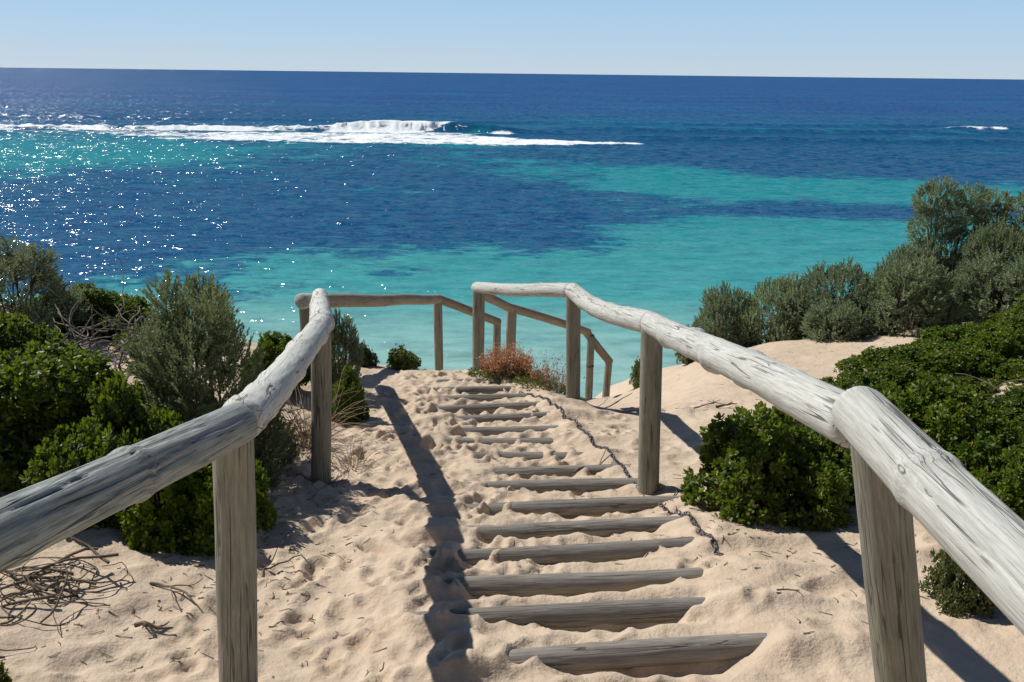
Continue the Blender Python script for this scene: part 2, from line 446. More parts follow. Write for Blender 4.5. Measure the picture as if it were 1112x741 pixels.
def chart(x, y):
    b = np.clip(x / y, CH_B[0], CH_B[-1]); yy = np.clip(y, CH_Y[0], CH_Y[-1])
    fj = np.interp(np.log(yy), np.log(CH_Y), np.arange(len(CH_Y))); fi = np.interp(b, CH_B, np.arange(len(CH_B)))
    j = np.minimum(fj.astype(int), len(CH_Y) - 2); i = np.minimum(fi.astype(int), len(CH_B) - 2); v = fj - j; u = fi - i
    return (CH[j, i] * (1 - u) + CH[j, i + 1] * u) * (1 - v) + (CH[j + 1, i] * (1 - u) + CH[j + 1, i + 1] * u) * v
reef = chart(WX, WY)
far = S(110, 330, WY)
shallow = np.interp(WY, [24, 28, 33, 40, 60, 110, 200], [1.0, .96, .85, .63, .43, .3, .1])
WZ = np.full_like(WX, SEA_Z)
# chop and swell
chop = fbm(WX * .28, WY * .75, 51, 3, .55)
WZ += (.055 + .02 * S(40, 120, WY)) * chop * (1 - S(220, 400, WY)) * S(23, 34, WY)
# lines of swell further out
WZ += .28 * np.sin(WY / 11.0 + 1.6 * vnoise(WX * .008, WY * .004, 61)) * S(150, 190, WY) * (1 - S(900, 2500, WY))
foam = np.zeros_like(WX)
# the breaker on the reef edge
cy = 151 + 4.0 * vnoise(WX * .02, 0 * WX, 71) + .03 * WX
dy = WY - cy
face = 1.75 * (S(-130, -70, WX) * .30 + S(-36, -26, WX) * .62) * (1 - S(-9.5, 6, WX) * .75) * (1 - S(6, 30, WX))
lip = np.where(dy < 0, np.exp(-(dy / 1.7) ** 2), np.exp(-(dy / 6.5) ** 2))
WZ += face * lip
# white roller, lumpy
lump = .5 + .5 * fbm(WX * .45, WY * 1.1, 81, 4, .6)
big = .5 + .5 * fbm(WX * .12, WX * 0, 82, 3, .7)
wr = S(-37, -25, WX) * (1 - S(-14.0, -9.0, WX))
roll = wr * np.exp(-((dy + 1.6) / 2.3) ** 2)
WZ += roll * (.05 + .75 * lump * lump + .75 * big) * .42
lipx = 5.5 * S(-19, -10, WX)
wf = S(-37, -27, WX) * (1 - S(-10.6, -9.4, WX))
foam = np.maximum(foam, wf * S(-6.5 + lipx, -3.6 + lipx * .9, dy) * (1 - S(-.4, 1.2, dy)) * (1.0 + .3 * lump))
# broken line further left
wl = S(-140, -95, WX) * (1 - S(-33, -27, WX))
br = .5 + .5 * fbm(WX * .07, WY * .3, 83, 3)
WZ += wl * np.exp(-((dy + .8) / 1.5) ** 2) * lump * .5
foam = np.maximum(foam, wl * S(-4.5, -2.5, dy) * (1 - S(-.4, .9, dy)) * (.25 + .95 * br))
foam = np.maximum(foam, S(-88, -60, WX) * (1 - S(-40, -30, WX)) * np.exp(-((dy - 7) / 1.6) ** 2) * (br * .75))
foam = np.maximum(foam, S(-46, -30, WX) * (1 - S(-8, -2, WX)) * S(-16, -10, dy) * (1 - S(-5, -2, dy)) * .5)
# patch of foam on the shoulder
foam = np.maximum(foam, np.exp(-((WX + 2.2) / 2.6) ** 2) * np.exp(-((dy + 3.0) / 1.5) ** 2) * 1.0)
# sheet of white water running in
edge_f = np.interp(WX, [-110, -70, -52, -30, -5, 8, 19, 22], [139, 138, 127, 124, 123, 124.5, 128, 130])
edge_b = np.interp(WX, [-110, -70, -52, -30, -8, 2, 12, 22], [143, 143, 144, 145, 143, 137, 132, 130.2])
sheet = S(-1.2, 1.5, WY - edge_f) * (1 - S(-3, 1.5, WY - edge_b)) * S(-130, -60, WX) * (1 - S(18, 22, WX))
foam = np.maximum(foam, sheet * (.42 + .17 * S(-60, -30, WX) + .16 * S(-12, 8, WX) + .16 * big))
WZ += sheet * .28 * lump
foam = np.maximum(foam, .45 * S(-8, 0, WY - edge_f) * (1 - S(0, 2, WY - edge_f)) * wl * br)
# small wave breaking away to the right
cy2 = 170 + .02 * WX; d2 = WY - cy2
w2 = S(82, 90, WX) * (1 - S(112, 140, WX))
WZ += .85 * w2 * np.where(d2 < 0, np.exp(-(d2 / 2.0) ** 2), np.exp(-(d2 / 8) ** 2))
foam = np.maximum(foam, S(89, 93, WX) * (1 - S(96, 101, WX)) * S(-3.2, -1.2, d2) * (1 - S(-.4, .9, d2)) * (.45 + .6 * lump))
foam = np.maximum(foam, S(84, 86, WX) * (1 - S(92, 94, WX)) * np.exp(-((d2 - 1) / 1.0) ** 2) * (.3 + .5 * lump))
foam = np.maximum(foam, np.exp(-((WX - 76) / 3) ** 2) * np.exp(-((d2 + 2) / 1.2) ** 2) * .7)
# low unbroken swell shoulders running right
for (yy0, a0, x0, x1) in ((139, .55, 8, 120), (160, .6, 0, 140), (186, .5, -150, 150)):
    dd = WY - (yy0 + 3 * vnoise(WX * .015, WX * 0 + yy0, 91) + .02 * WX)
    WZ += a0 * S(x0, x0 + 15, WX) * (1 - S(x1, x1 + 30, WX)) * np.where(dd < 0, np.exp(-(dd / 2.2) ** 2), np.exp(-(dd / 7) ** 2))
# thin wash on the beach
foam = np.maximum(foam, .55 * (1 - S(24.0, 25.2, WY)) )
jit = np.clip(roll + sheet * .4 + wl * np.exp(-((dy + .8) / 2) ** 2) * .5, 0, 1)
WY = WY + jit * .8 * fbm(WX * .5, (WZ - SEA_Z) * 1.1 + WY * .15, 87, 3, .6)
WX = WX + jit * .7 * fbm(WX * .6 + 9, (WZ - SEA_Z) * 1.3 + WY * .2, 88, 2, .6)
sea = mesh_obj('sea_water', np.stack([WX.ravel(), WY.ravel(), WZ.ravel()], 1), grid_faces(len(rr), len(az)), mat_sea(), smooth=True)
for nm, arr in (('reef', reef), ('foam', foam), ('far', far), ('shallow', shallow)):
    at = sea.data.attributes.new(nm, 'FLOAT', 'POINT'); at.data.foreach_set('value', arr.ravel().astype(np.float32))
tag(sea, 'turquoise and deep blue sea over reef with a breaking wave', 'sea', kind='structure')

# ------------------------------------------------------------------ logs, posts, rails
def log_mesh(L, r0, r1, seed, knots=(), grooves=(), sides=40, bow=0.0, e0=.02, e1=.02, step=.02, facet=.0):
    """timber along local +Z from 0 to L, round ends, knots = (z, height), grooves = (angle, z0, z1, depth)"""
    n = max(8, int(L / step)); zs = np.linspace(0, L, n + 1)
    th = np.linspace(0, 2 * np.pi, sides, endpoint=False)
    T, ZZ = np.meshgrid(th, zs)
    ct, st = np.cos(T), np.sin(T)
    R = r0 + (r1 - r0) * ZZ / L
    nz = fbm(ct * 1.1 + ZZ * 1.6 + seed * 3.7, st * 1.1 + seed * 1.9 + ZZ * .7, seed, 3)
    grain = vnoise(ct * 9 + seed, st * 9 + ZZ * 1.2, seed + 5)
    R = R * (1 + .035 * nz + .012 * grain)
    if facet: R = R * (1 - facet * np.maximum(0, np.cos(2 * T + seed)) ** 3)
    rk = np.random.default_rng(seed)
    for (z0, h) in knots:
        tilt = rk.uniform(-.02, .02); ph = rk.uniform(0, 6.28); ph2 = rk.uniform(0, 6.28)
        zc = z0 + tilt * np.cos(T - ph)
        R = R + h * (.55 + .45 * np.cos(T - ph2)) * np.where(ZZ > zc, np.exp(-((ZZ - zc) / .03) ** 2), np.exp(-((ZZ - zc) / .011) ** 2))
    for (a, g0, g1, dep) in grooves:
        zm = (g0 + g1) / 2
        ac = a + .10 * np.sin((ZZ - g0) * 6.0) + .04 * np.sin(ZZ * 19)
        da = (T - ac + np.pi) % (2 * np.pi) - np.pi
        R = R - dep * np.exp(-(da / .040) ** 2) * S(g0, g0 + .06, ZZ) * (1 - S(g1 - .12, g1, ZZ))
    # rounded ends
    e = np.minimum(1, np.sqrt(np.clip(1 - (1 - np.clip(ZZ / max(e0, 1e-4), 0, 1)) ** 2, .0, 1)) * .22 + .78) * np.minimum(1, np.sqrt(np.clip(1 - (1 - np.clip((L - ZZ) / max(e1, 1e-4), 0, 1)) ** 2, 0, 1)) * .22 + .78)
    R = R * e
    bx = bow * np.sin(np.pi * ZZ / L) + .006 * np.sin(ZZ * 3 + seed)
    X = R * ct; Y = R * st + bx
    V = np.stack([X.ravel(), Y.ravel(), ZZ.ravel()], 1)
    i = np.arange(sides); j = (i + 1) % sides
    F = np.concatenate([np.stack([k * sides + i, k * sides + j, (k + 1) * sides + j, (k + 1) * sides + i], 1) for k in range(n)])
    nv = len(V)
    V = np.concatenate([V, [[0, bx[0, 0], -.004], [0, bx[-1, 0], L + .004]]])
    c0 = np.stack([j, i, np.full(sides, nv)], 1); b_ = n * sides
    c1 = np.stack([b_ + i, b_ + j, np.full(sides, nv + 1)], 1)
    return V, [F, np.concatenate([c0, c1])]

def timber(name, p0, p1, r0, r1, mat, parent, seed, **kw):
    p0 = Vector(p0); p1 = Vector(p1); d = p1 - p0
    V, F = log_mesh(d.length, r0, r1, seed, **kw)
    o = mesh_obj(name, V, F, mat, parent, smooth=True)
    z = d.normalized(); ref = Vector((0, 0, 1)) if abs(z.z) < .95 else Vector((0, 1, 0))
    x = ref.cross(z).normalized(); y = z.cross(x)     # local +Y points as far up as it can
    m = Matrix((x, y, z)).transposed().to_4x4(); m.translation = p0 - (parent.location if parent else Vector())
    o.matrix_local = m
    return o

def ext(a, b, ea, eb):
    a = Vector(a); b = Vector(b); d = (b - a).normalized()
    return a - d * ea, b + d * eb

# points on the rail centre line
Lm = (-1.20, -.55, 1.05); L0 = (-.923, 1.318, .815); L1 = (-.825, 2.31, .585); L2 = (-1.085, 4.50, .235)
L3e = (-1.79, 7.45, -.39); L3p = (-1.925, 7.49, -.455); L4 = (-1.10, 11.80, -1.575); L5 = (-.24, 12.66, -2.16)
Rm = (.835, -.55, .80); R1 = (.868, 1.86, .80); R2 = (.774, 4.40, .29); R3 = (.50, 6.62, -.10); R4 = (-.363, 8.64, -.60)
R5 = (-.005, 9.54, -1.07); R6 = (.99, 10.5, -1.66); R7 = (1.325, 10.68, -2.115)

rl = empty('timber_railing', (L2[0], L2[1], H(L2[0], L2[1])))
tag(rl, 'round log railing left of the steps, with a dark cracked near rail and hooked corner', 'railing', 'log railings beside the sandy steps')
a, b = ext(Lm, L1, 0, .012)
timber('rail', a, b, .060, .065, M_OLD, rl, 3, knots=((1.93, .006), (2.35, .012)), grooves=((2.0, 1.6, 2.75, .009), (2.55, 1.9, 2.9, .007), (3.0, 1.7, 2.6, .008), (1.5, 1.9, 2.85, .006), (3.4, 2.1, 2.85, .006)), sides=72, bow=.03, e1=.03)
a, b = ext(L1, L2, -.022, .05)
timber('rail', a, b, .067, .062, M_RAIL, rl, 4, knots=((.10, .012), (.32, .008), (.62, .011), (.98, .010), (1.35, .012), (1.62, .010), (1.95, .012)), grooves=((1.2, .05, .7, .005),), sides=56, bow=-.03)
a, b = ext(L2, L3e, -.045, .05)
timber('rail', a, b, .068, .070, M_RAIL, rl, 5, knots=((.10, .014), (.7, .01), (1.4, .012), (2.1, .012)), sides=40, e1=.05)
a, b = ext(L3p, L4, .13, 0)
b = a + (Vector(L4) - Vector(L3p)).normalized() * .36
timber('rail', a, b, .076, .076, M_RAIL, rl, 8, sides=32, e0=.05, e1=.03)
a = b; b = ext(L3p, L4, 0, .05)[1]
b = Vector(b)
timber('rail', (a.x, a.y, a.z), b, .072, .070, M_BROWN_SHADED, rl, 6, sides=32, knots=((.8, .006), (1.9, .006)))  # same rail past its sunlit stub, shaded side painted brown
a, b = ext(L4, L5, .05, .05)
timber('rail', a, b, .068, .064, M_BROWN_SHADED, rl, 7, sides=28, e1=.04)
def post(P, r, root, seed, lean=(0, 0), mat=M_POST, bury=.3, drop=.0, **kw):
    x, y, z = P; g = H(x + lean[0], y + lean[1])
    return timber('post', (x + lean[0], y + lean[1], g - bury), (x, y, z - drop), r * 1.03, r, mat, root, seed, sides=40, facet=.05, **kw)
post((L1[0] - .01, L1[1] - .03, L1[2]), .062, rl, 11, lean=(-.085, 0), grooves=((4.2, .2, 1.2, .006), (4.9, .5, 1.1, .004), (5.4, .3, .9, .004)))
post(L2, .060, rl, 12, lean=(-.075, .0), grooves=((4.6, .4, 1.2, .005),))
post((L3p[0], L3p[1], L3p[2]), .078, rl, 13)
post(L4, .064, rl, 14); post(L5, .062, rl, 15, lean=(-.01, 0))

rg = empty('timber_railing', (R2[0], R2[1], H(R2[0], R2[1])))
tag(rg, 'bleached round log railing right of the steps, far end turning down to the beach', 'railing', 'log railings beside the sandy steps')
a, b = ext(Rm, R1, 0, .085)
a.z += .012; b.z += .012
timber('rail', a, b, .068, .068, M_RAIL, rg, 23, knots=((2.08, .010), (1.35, .01)), grooves=((.50, 1.0, 2.12, .017), (1.25, 1.2, 2.3, .005), (1.8, 1.5, 2.4, .005), (.95, 1.7, 2.35, .004), (2.15, .9, 2.2, .005)), sides=80, e1=.045)
a, b = ext(R1, R2, -.05, .02)
a.z -= .012
timber('rail', a, b, .066, .063, M_RAIL, rg, 24, knots=((.45, .006), (.85, .016), (1.25, .017), (1.65, .015), (2.05, .013)), grooves=((1.0, .2, .9, .004), (2.4, .3, 1.0, .004)), sides=64)
a, b = ext(R2, R3, -.01, .05)
timber('rail', a, b, .067, .066, M_RAIL, rg, 25, knots=((.55, .007), (.95, .009), (1.4, .010), (1.8, .008)), sides=44, bow=-.05, grooves=((1.5, .3, .9, .004),))
a, b = ext(R3, R4, -.035, .10)
timber('rail', a, b, .062, .062, M_RAIL, rg, 26, knots=((.6, .006), (1.3, .006)), sides=36, e1=.05)
a, b = ext((R4[0] + .02, R4[1] + .12, R4[2] - .10), R5, 0, .05)
timber('rail', a, b, .054, .052, M_BROWN_SHADED, rg, 27, sides=28)
a, b = ext(R5, R6, .04, .05)
timber('rail', a, b, .052, .052, M_BROWN_SHADED, rg, 28, sides=28, bow=.02)
a, b = ext(R6, R7, .04, .04)
timber('rail', a, b, .054, .054, M_BROWN_SHADED, rg, 29, sides=28)
post((R1[0] + .01, R1[1] - .02, R1[2]), .064, rg, 31, lean=(.33, 0), grooves=((3.6, .2, 1.3, .005), (4.5, .5, 1.3, .006), (5.2, .4, 1.0, .004)))
post(R2, .064, rg, 32, lean=(.055, 0), grooves=((4.9, .3, 1.25, .007), (5.35, .3, 1.2, .004)))
post(R3, .060, rg, 33, lean=(.045, .05), grooves=((4.6, .5, 1.2, .004),))
post((R4[0], R4[1], R4[2] + .0), .064, rg, 34, lean=(-.01, 0))
post(R5, .060, rg, 35, lean=(-.03, 0))
p6 = post((R6[0] + .06, R6[1] - .01, R6[2] - .03), .050, rg, 36)
post(R7, .050, rg, 37, lean=(-.03, 0))
bx_, by_ = R6[0] + .06, R6[1] - .01
V, F = log_mesh(.03, .056, .056, 5, sides=24, step=.01)
o = mesh_obj('strap', V, F, M_BAND, rg, smooth=True); o.location = Vector((bx_, by_, (R6[2] + H(bx_, by_)) / 2)) - rg.location

# step logs laid across the path
step_words = ['nearest step log, bare grey timber at the foot of the picture', 'second step log up from the nearest, grey with a dark hollow under its right half',
 'third step log from the nearest, grey and bare with sand scallops before it', 'fourth step log from the nearest, long grey timber beside the chain end',
 'fifth step log from the nearest, with a deep shadow before its middle', 'sixth step log, pale and narrow, level with the foot of the post on the right',
 'seventh step log, almost wholly drifted over with sand', 'eighth step log, a short grey sliver showing beside the bent dry stick',
 'ninth step log, only a thin line above trodden sand', 'tenth step log, low grey edge left of the chain',
 'eleventh step log, short and half buried left of the dark chain', 'twelfth step log, dark and proud of the sand below the red plant',
 'thirteenth step log, straight grey timber in the upper flight', 'fourteenth step log, partly buried just below the red plant',
 'fifteenth step log, short dark piece near the top under the red plant', 'topmost small step log at the crest left of the red plant']
for k, (a, b, A) in enumerate(LOGS):
    a = np.array(a); b = np.array(b); d = (b - a) / np.linalg.norm(b - a)
    a2 = a - d * .22; b2 = b + d * .20
    za = base(*a2) - .004 - (1 - A) * .022; zb = base(*b2) - .004 - (1 - A) * .022
    p0 = Vector((a2[0], a2[1], za)); p1 = Vector((b2[0], b2[1], zb)); dd = p1 - p0
    V, F = log_mesh(dd.length, .050, .047, 100 + k, sides=40, step=.025, e0=.01, e1=.01, knots=((dd.length * .4, .004),), grooves=((2.2, .2, dd.length - .2, .004), (3.0, .3, dd.length - .35, .004), (2.6, .1, .8, .003)), bow=.0)
    o = mesh_obj('step_log', V, F, M_STEP, smooth=True)
    z = dd.normalized(); x = Vector((0, 0, 1)).cross(z).normalized(); y = z.cross(x)
    m = Matrix((x, y, z)).transposed().to_4x4(); m.translation = p0; o.matrix_world = m
    tag(o, step_words[k], 'step log', 'logs forming the sandy steps')

# ------------------------------------------------------------------ vegetation
def norm(v): return v / np.maximum(np.linalg.norm(v, axis=1, keepdims=True), 1e-9)

def leaves(P, D, Sd, L, W, fold=.25, broad=True):
    """leaf blades: P base, D direction, Sd sideways, arrays"""
    N_ = norm(np.cross(Sd, D)); L = L[:, None]; W = W[:, None]
    if broad:
        b = P; l1 = P + D * L * .42 - Sd * W * .5 + N_ * W * fold; l2 = P + D * L * .82 - Sd * W * .42 + N_ * W * fold
        tp = P + D * L + N_ * W * .05; r2 = P + D * L * .82 + Sd * W * .42 + N_ * W * fold; r1 = P + D * L * .42 + Sd * W * .5 + N_ * W * fold
        V = np.stack([b, l1, l2, tp, r2, r1], 1).reshape(-1, 3); k = np.arange(len(P))[:, None] * 6
        F = np.concatenate([k + np.array([[0, 3, 2, 1]]), k + np.array([[0, 5, 4, 3]])])
    else:
        V = np.stack([P, P + D * L * .55 - Sd * W * .5, P + D * L, P + D * L * .55 + Sd * W * .5], 1).reshape(-1, 3)
        F = np.arange(len(P))[:, None] * 4 + np.array([[0, 3, 2, 1]])
    return V, F

def ortho(D, rng):
    r = norm(rng.normal(size=D.shape)); s = norm(np.cross(D, r)); return s

def tube(pts, r0, r1, sides=5):
    pts = np.asarray(pts, float); n = len(pts); t = np.gradient(pts, axis=0); t = t / np.maximum(np.linalg.norm(t, axis=1, keepdims=True), 1e-9)
    ref = np.array([.3, .2, 1.0]); ref = np.tile(ref / np.linalg.norm(ref), (n, 1)); par = np.abs((ref * t).sum(1)) > .93
    ref[par] = [1, .1, 0]
    u = norm(np.cross(t, ref)); v = np.cross(t, u)
    rad = np.linspace(r0, r1, n)[:, None, None]; th = np.linspace(0, 2 * np.pi, sides, endpoint=False)
    V = pts[:, None, :] + rad * (u[:, None, :] * np.cos(th)[None, :, None] + v[:, None, :] * np.sin(th)[None, :, None])
    i = np.arange(sides); j = (i + 1) % sides
    F = np.concatenate([np.stack([k * sides + i, k * sides + j, (k + 1) * sides + j, (k + 1) * sides + i], 1) for k in range(n - 1)])
    return V.reshape(-1, 3), F

class Acc:
    def __init__(s): s.V = []; s.F = []; s.n = 0
    def add(s, V, F):
        s.V.append(V); s.F.append(F + s.n); s.n += len(V)
    def build(s, name, mat, parent, smooth=False):
        return mesh_obj(name, np.concatenate(s.V), np.concatenate(s.F), mat, parent, smooth=smooth)

def crown_points(rng, blobs, dens):
    """points on the outside of a pile of ellipsoid blobs, with outward directions"""
    P = []; D = []
    C_ = np.array([b[0] for b in blobs]); R_b = np.array([b[1] for b in blobs])
    for c, r in zip(C_, R_b):
        n = int(dens * 4 * np.pi * ((r[0] * r[1]) ** 1.6 / 3 + 2 * (r[0] * r[2]) ** 1.6 / 3) ** (1 / 1.6))
        d = norm(rng.normal(size=(n, 3))); rad = 1 - np.abs(rng.normal(0, .13, (n, 1)))
        p = c + d * r * rad
        P.append(p); D.append(norm(d / r))
    P = np.concatenate(P); D = np.concatenate(D)
    q = (((P[:, None, :] - C_[None]) / R_b[None]) ** 2).sum(2)
    keep = ((q < .62).sum(1) == 0) & (P[:, 2] > .01)
    return P[keep], D[keep]

def blob_pile(rng, rx, ry, h, n, size=(.22, .36), flat=.8, core=.62):
    B = [(np.array([0, 0, h * .34]), np.array([rx * core, ry * core, h * .44]))]
    for k in range(n):
        a = rng.uniform(0, 2 * np.pi); e = np.arcsin(rng.uniform(.0, .97))
        s = rng.uniform(*size)
        rad = 1 - s * .75
        c = np.array([math.cos(a) * math.cos(e) * rx * rad, math.sin(a) * math.cos(e) * ry * rad, math.sin(e) * h * rad * .97 + .04])
        B.append((c, np.array([s * (rx + ry) / 2, s * (rx + ry) / 2, s * (rx + ry + h) / 3 * flat])))
    return B

def stems(rng, blobs, parent, mat=M_BARK, r=.012, tip=.85):
    acc = Acc()
    for c, rr_ in blobs:
        b = np.array([c[0] * .12 + rng.normal(0, .02), c[1] * .12 + rng.normal(0, .02), -.05])
        t = np.linspace(0, 1, 7)[:, None]
        pts = b * (1 - t) + (c + np.array([0, 0, rr_[2] * .3])) * t + np.array([0, 0, 1]) * (-.10 * np.sin(t * np.pi)) * np.linalg.norm(c[:2]) + rng.normal(0, .012, (7, 3))
        acc.add(*tube(pts, r, r * .4))
        for _ in range(4):
            e = c + norm(rng.normal(size=(1, 3)))[0] * rr_ * tip; s0 = pts[4]
            acc.add(*tube(np.stack([s0, (s0 + e) / 2 + rng.normal(0, .02, 3), e]), r * .5, r * .2, 4))
    return acc.build('stems', mat, parent, True)

def green_shrub(seed, rx, ry, h, n, mat, dens=560, leaf=(.040, .023), size=(.22, .36)):
    """broad glossy leaves in rosettes at the shoot tips"""
    rng = np.random.default_rng(seed); root = empty('coastal_shrub', (0, 0, 0))
    B = blob_pile(rng, rx, ry, h, n, size); P, D = crown_points(rng, B, dens)
    acc = Acc(); m = len(P)
    D = norm(D + rng.normal(0, .28, (m, 3)) + np.array([0, 0, .38]))
    up = rng.uniform(.0, .045, (m, 1)) * (rng.random((m, 1)) < .45)
    P = P + D * up
    for ring, (tilt, back, sc, cnt) in enumerate(((.42, .0, .8, 3), (.95, .006, 1.0, 4), (1.35, .026, 1.0, 3))):
        ph = rng.uniform(0, 2 * np.pi, m)
        s1 = ortho(D, rng); s2 = np.cross(D, s1)
        for k in range(cnt):
            a = ph + 2 * np.pi * k / cnt + rng.normal(0, .25, m)
            o_ = s1 * np.cos(a)[:, None] + s2 * np.sin(a)[:, None]
            tl = (tilt + rng.normal(0, .16, m))[:, None]
            dd = norm(D * np.cos(tl) + o_ * np.sin(tl)); sd = norm(np.cross(D, o_))
            L = leaf[0] * sc * rng.uniform(.75, 1.2, m); W = leaf[1] * sc * rng.uniform(.8, 1.15, m)
            acc.add(*leaves(P - D * back, dd, sd, L, W))
    acc.build('foliage', mat, root)
    stems(rng, B, root)
    return root

def grey_shrub(seed, rx, ry, h, n, mat, dens=430, shoot=(.08, .15), nl=24, leaf=(.028, .0105), size=(.18, .32), blobs=None):
    """fine narrow leaves up long shoots"""
    rng = np.random.default_rng(seed); root = empty('saltbush_shrub', (0, 0, 0))
    B = blobs(rng) if blobs else blob_pile(rng, rx, ry, h, n, size, 1.0, .78); P, D = crown_points(rng, B, dens)
    m = len(P); D = norm(D * .9 + rng.normal(0, .22, (m, 3)) + np.array([0, 0, .75]))
    L = rng.uniform(shoot[0], shoot[1], m) * (1 + .6 * (rng.random(m) < .12))
    P = P - D * (L * .7)[:, None]
    acc = Acc(); sac = Acc()
    s1 = ortho(D, rng); s2 = np.cross(D, s1)
    for k in range(nl):
        t = (k + rng.random(m)) / nl
        a = k * 2.4 + rng.normal(0, .4, m); o_ = s1 * np.cos(a)[:, None] + s2 * np.sin(a)[:, None]
        tl = (.95 - .6 * t + rng.normal(0, .15, m))[:, None]
        dd = norm(D * np.cos(tl) + o_ * np.sin(tl)); sd = norm(np.cross(D, o_))
        acc.add(*leaves(P + D * (L * (.12 + .88 * t))[:, None], dd, sd, leaf[0] * rng.uniform(.7, 1.2, m), leaf[1] * rng.uniform(.8, 1.25, m), broad=False))
    acc.build('foliage', mat, root)
    stems(rng, B, root, r=.011, tip=.55)
    return root

def tall_blobs(rng):
    B = []
    for (x, y, z, r) in ((0, 0, .35, .38), (-.1, .05, .75, .34), (.12, -.05, .95, .30), (-.12, 0, 1.2, .26), (.2, .05, 1.28, .22), (-.18, .02, 1.5, .19), (.02, 0, 1.42, .22), (.25, 0, 1.52, .17), (-.08, .03, 1.62, .15), (.36, .1, .7, .26), (-.38, 0, .55, .28), (.4, -.1, .4, .3), (-.42, .1, .25, .3), (.05, -.3, .45, .3), (-.2, -.3, .3, .28)):
        B.append((np.array([x, y, z]), np.array([r, r, r * .95])))
    return B

GREEN = [green_shrub(201, .50, .46, .52, 22, M_GREEN), green_shrub(202, .75, .62, .50, 34, M_GREEN, 500, size=(.16, .28)), green_shrub(203, .62, .58, .62, 28, M_GREEN, 520, size=(.18, .3))]
GREY = [grey_shrub(301, .46, .46, .80, 20, M_GREY), grey_shrub(302, .55, .5, .95, 26, M_GREY), grey_shrub(303, .5, .5, 1.7, 14, M_GREY, blobs=tall_blobs)]
DULL = grey_shrub(304, .56, .5, 1.15, 28, M_DULL, 420, (.09, .19), 26)
OLIVE = green_shrub(204, .25, .22, .24, 14, M_OLIVE, 900, (.030, .013), (.25, .4))
used = set()
def plant(master, x, y, rz, s, label, group=None, cat='shrub', sink=.04, name=None):
    s = (s, s, s) if isinstance(s, (int, float)) else s
    loc = (x, y, H(x, y) - sink)
    if master.name not in used:
        used.add(master.name); r = master; r.location = loc; r.rotation_euler = (0, 0, rz); r.scale = s
    else: r = copy_thing(master, master.name.split('.')[0], loc, rz, s)
    tag(r, label, cat, group)
    return r
G1 = 'glossy green shrubs on the left dune'; G2 = 'glossy green shrubs on the right dune'
G3 = 'grey shrubs along the right ridge'; G4 = 'grey shrubs on the left dune'
A0, A1, A2 = GREEN; B0, B1, B2 = GREY
# left dune
plant(DULL, -4.45, 7.1, .4, (1.0, 1.0, .80), 'dark grey feathery shrub cut by the left edge, above the glossy green bushes', G4)
plant(A1, -4.15, 7.7, .3, (.85, .8, .80), 'low bright green band of shrub against the sea, left of the tall grey bush', G1)
plant(A0, -3.25, 7.35, 2.3, (.9, .9, .62), 'green shrub just behind the tangle of dead branches', G1)
plant(DULL, -1.84, 4.62, 2.0, (1.02, .92, 1.13), 'tall rounded grey-green bush behind the left rail, highest on the left dune', G4)
plant(A2, -2.66, 4.20, .0, (1.12, 1.0, 1.08), 'large glossy green bush above the near left rail', G1)
plant(A1, -3.35, 5.0, 1.7, (.9, .9, 1.10), 'dark green bush running off the left edge below the grey shrub', G1)
plant(A0, -2.02, 3.78, 4.4, (.82, .7, 1.2), 'dark green bush low behind the near left rail, shading the sand below it', G1)
plant(A0, -2.22, 4.25, 1.1, (.80, .75, .80), 'small green bush in front of the tall grey bush, over the rail', G1)
plant(A2, -1.95, 6.5, 2.9, (.50, .45, .85), 'green shrub between the tall grey bush and the corner post', G1)
plant(A0, -1.56, 3.60, .6, (.72, .66, .98), 'green bush under the left rail, casting shade on the sand behind the near post', G1)
plant(B0, -1.50, 6.75, .5, (.52, .5, 1.0), 'narrow grey shrub behind the second left post', G4)
plant(A0, -1.30, 6.02, 3.6, (.34, .36, .85), 'narrow dark green shrub right of the second left post, beside the path', G1)
plant(OLIVE, -1.55, 8.2, 0, (.55, .6, 1.0), 'smallest green tuft on the crest, nearest the corner of the left railing', G1)
plant(OLIVE, -1.14, 8.25, 1.2, (1.05, .8, 1.05), 'low green tuft on the crest left of the slim far post', G1)
plant(A0, -1.66, 2.10, 2.2, (.22, .22, .42), 'sprig of green shrub in the bottom left corner', G1)
# right dune
plant(A0, 1.50, 4.12, .2, (1.02, .98, 1.08), 'rounded dark green shrub under the right rail, nearest the steps', G2)
plant(A2, 2.35, 4.30, 1.4, (.95, .85, .92), 'green shrub behind the stout near post, filling under the rail', G2)
plant(A1, 3.30, 6.30, .5, (1.0, .9, .60), 'broad green mound above the middle of the right rail', G2)
plant(A1, 4.15, 6.65, 2.1, (1.0, .85, .68), 'green mound running toward the right edge below the sand ridge', G2)
plant(A2, 5.05, 7.35, 3.4, (.95, .9, .85), 'green shrub at the right edge directly below the grey ridge shrubs', G2)
plant(A2, 3.35, 4.65, 2.6, (.9, .85, .58), 'green shrub cut by the right edge above the rail', G2)
plant(A1, 2.42, 5.30, 4.2, (.80, .75, .78), 'green shrub in the hollow between the rail and the broad mound', G2)
plant(A2, 2.62, 3.55, .9, (.70, .62, .62), 'green shrub in the right margin behind the near rail', G2)
plant(OLIVE, 1.80, 2.84, .7, (.52, .6, 1.15), 'small sprig of green leaves showing under the near right rail', G2)
plant(OLIVE, 2.36, 9.9, 2.0, (1.25, 1.0, 1.1), 'olive tuft on the ridge right of the middle right post', G2)
plant(OLIVE, 1.72, 10.3, .9, (.6, .7, 1.5), 'dark green tuft half hidden behind the middle right post', G2)
plant(B0, 2.60, 9.85, .3, (.98, .9, 1.22), 'leftmost grey shrub on the right ridge, against turquoise water', G3)
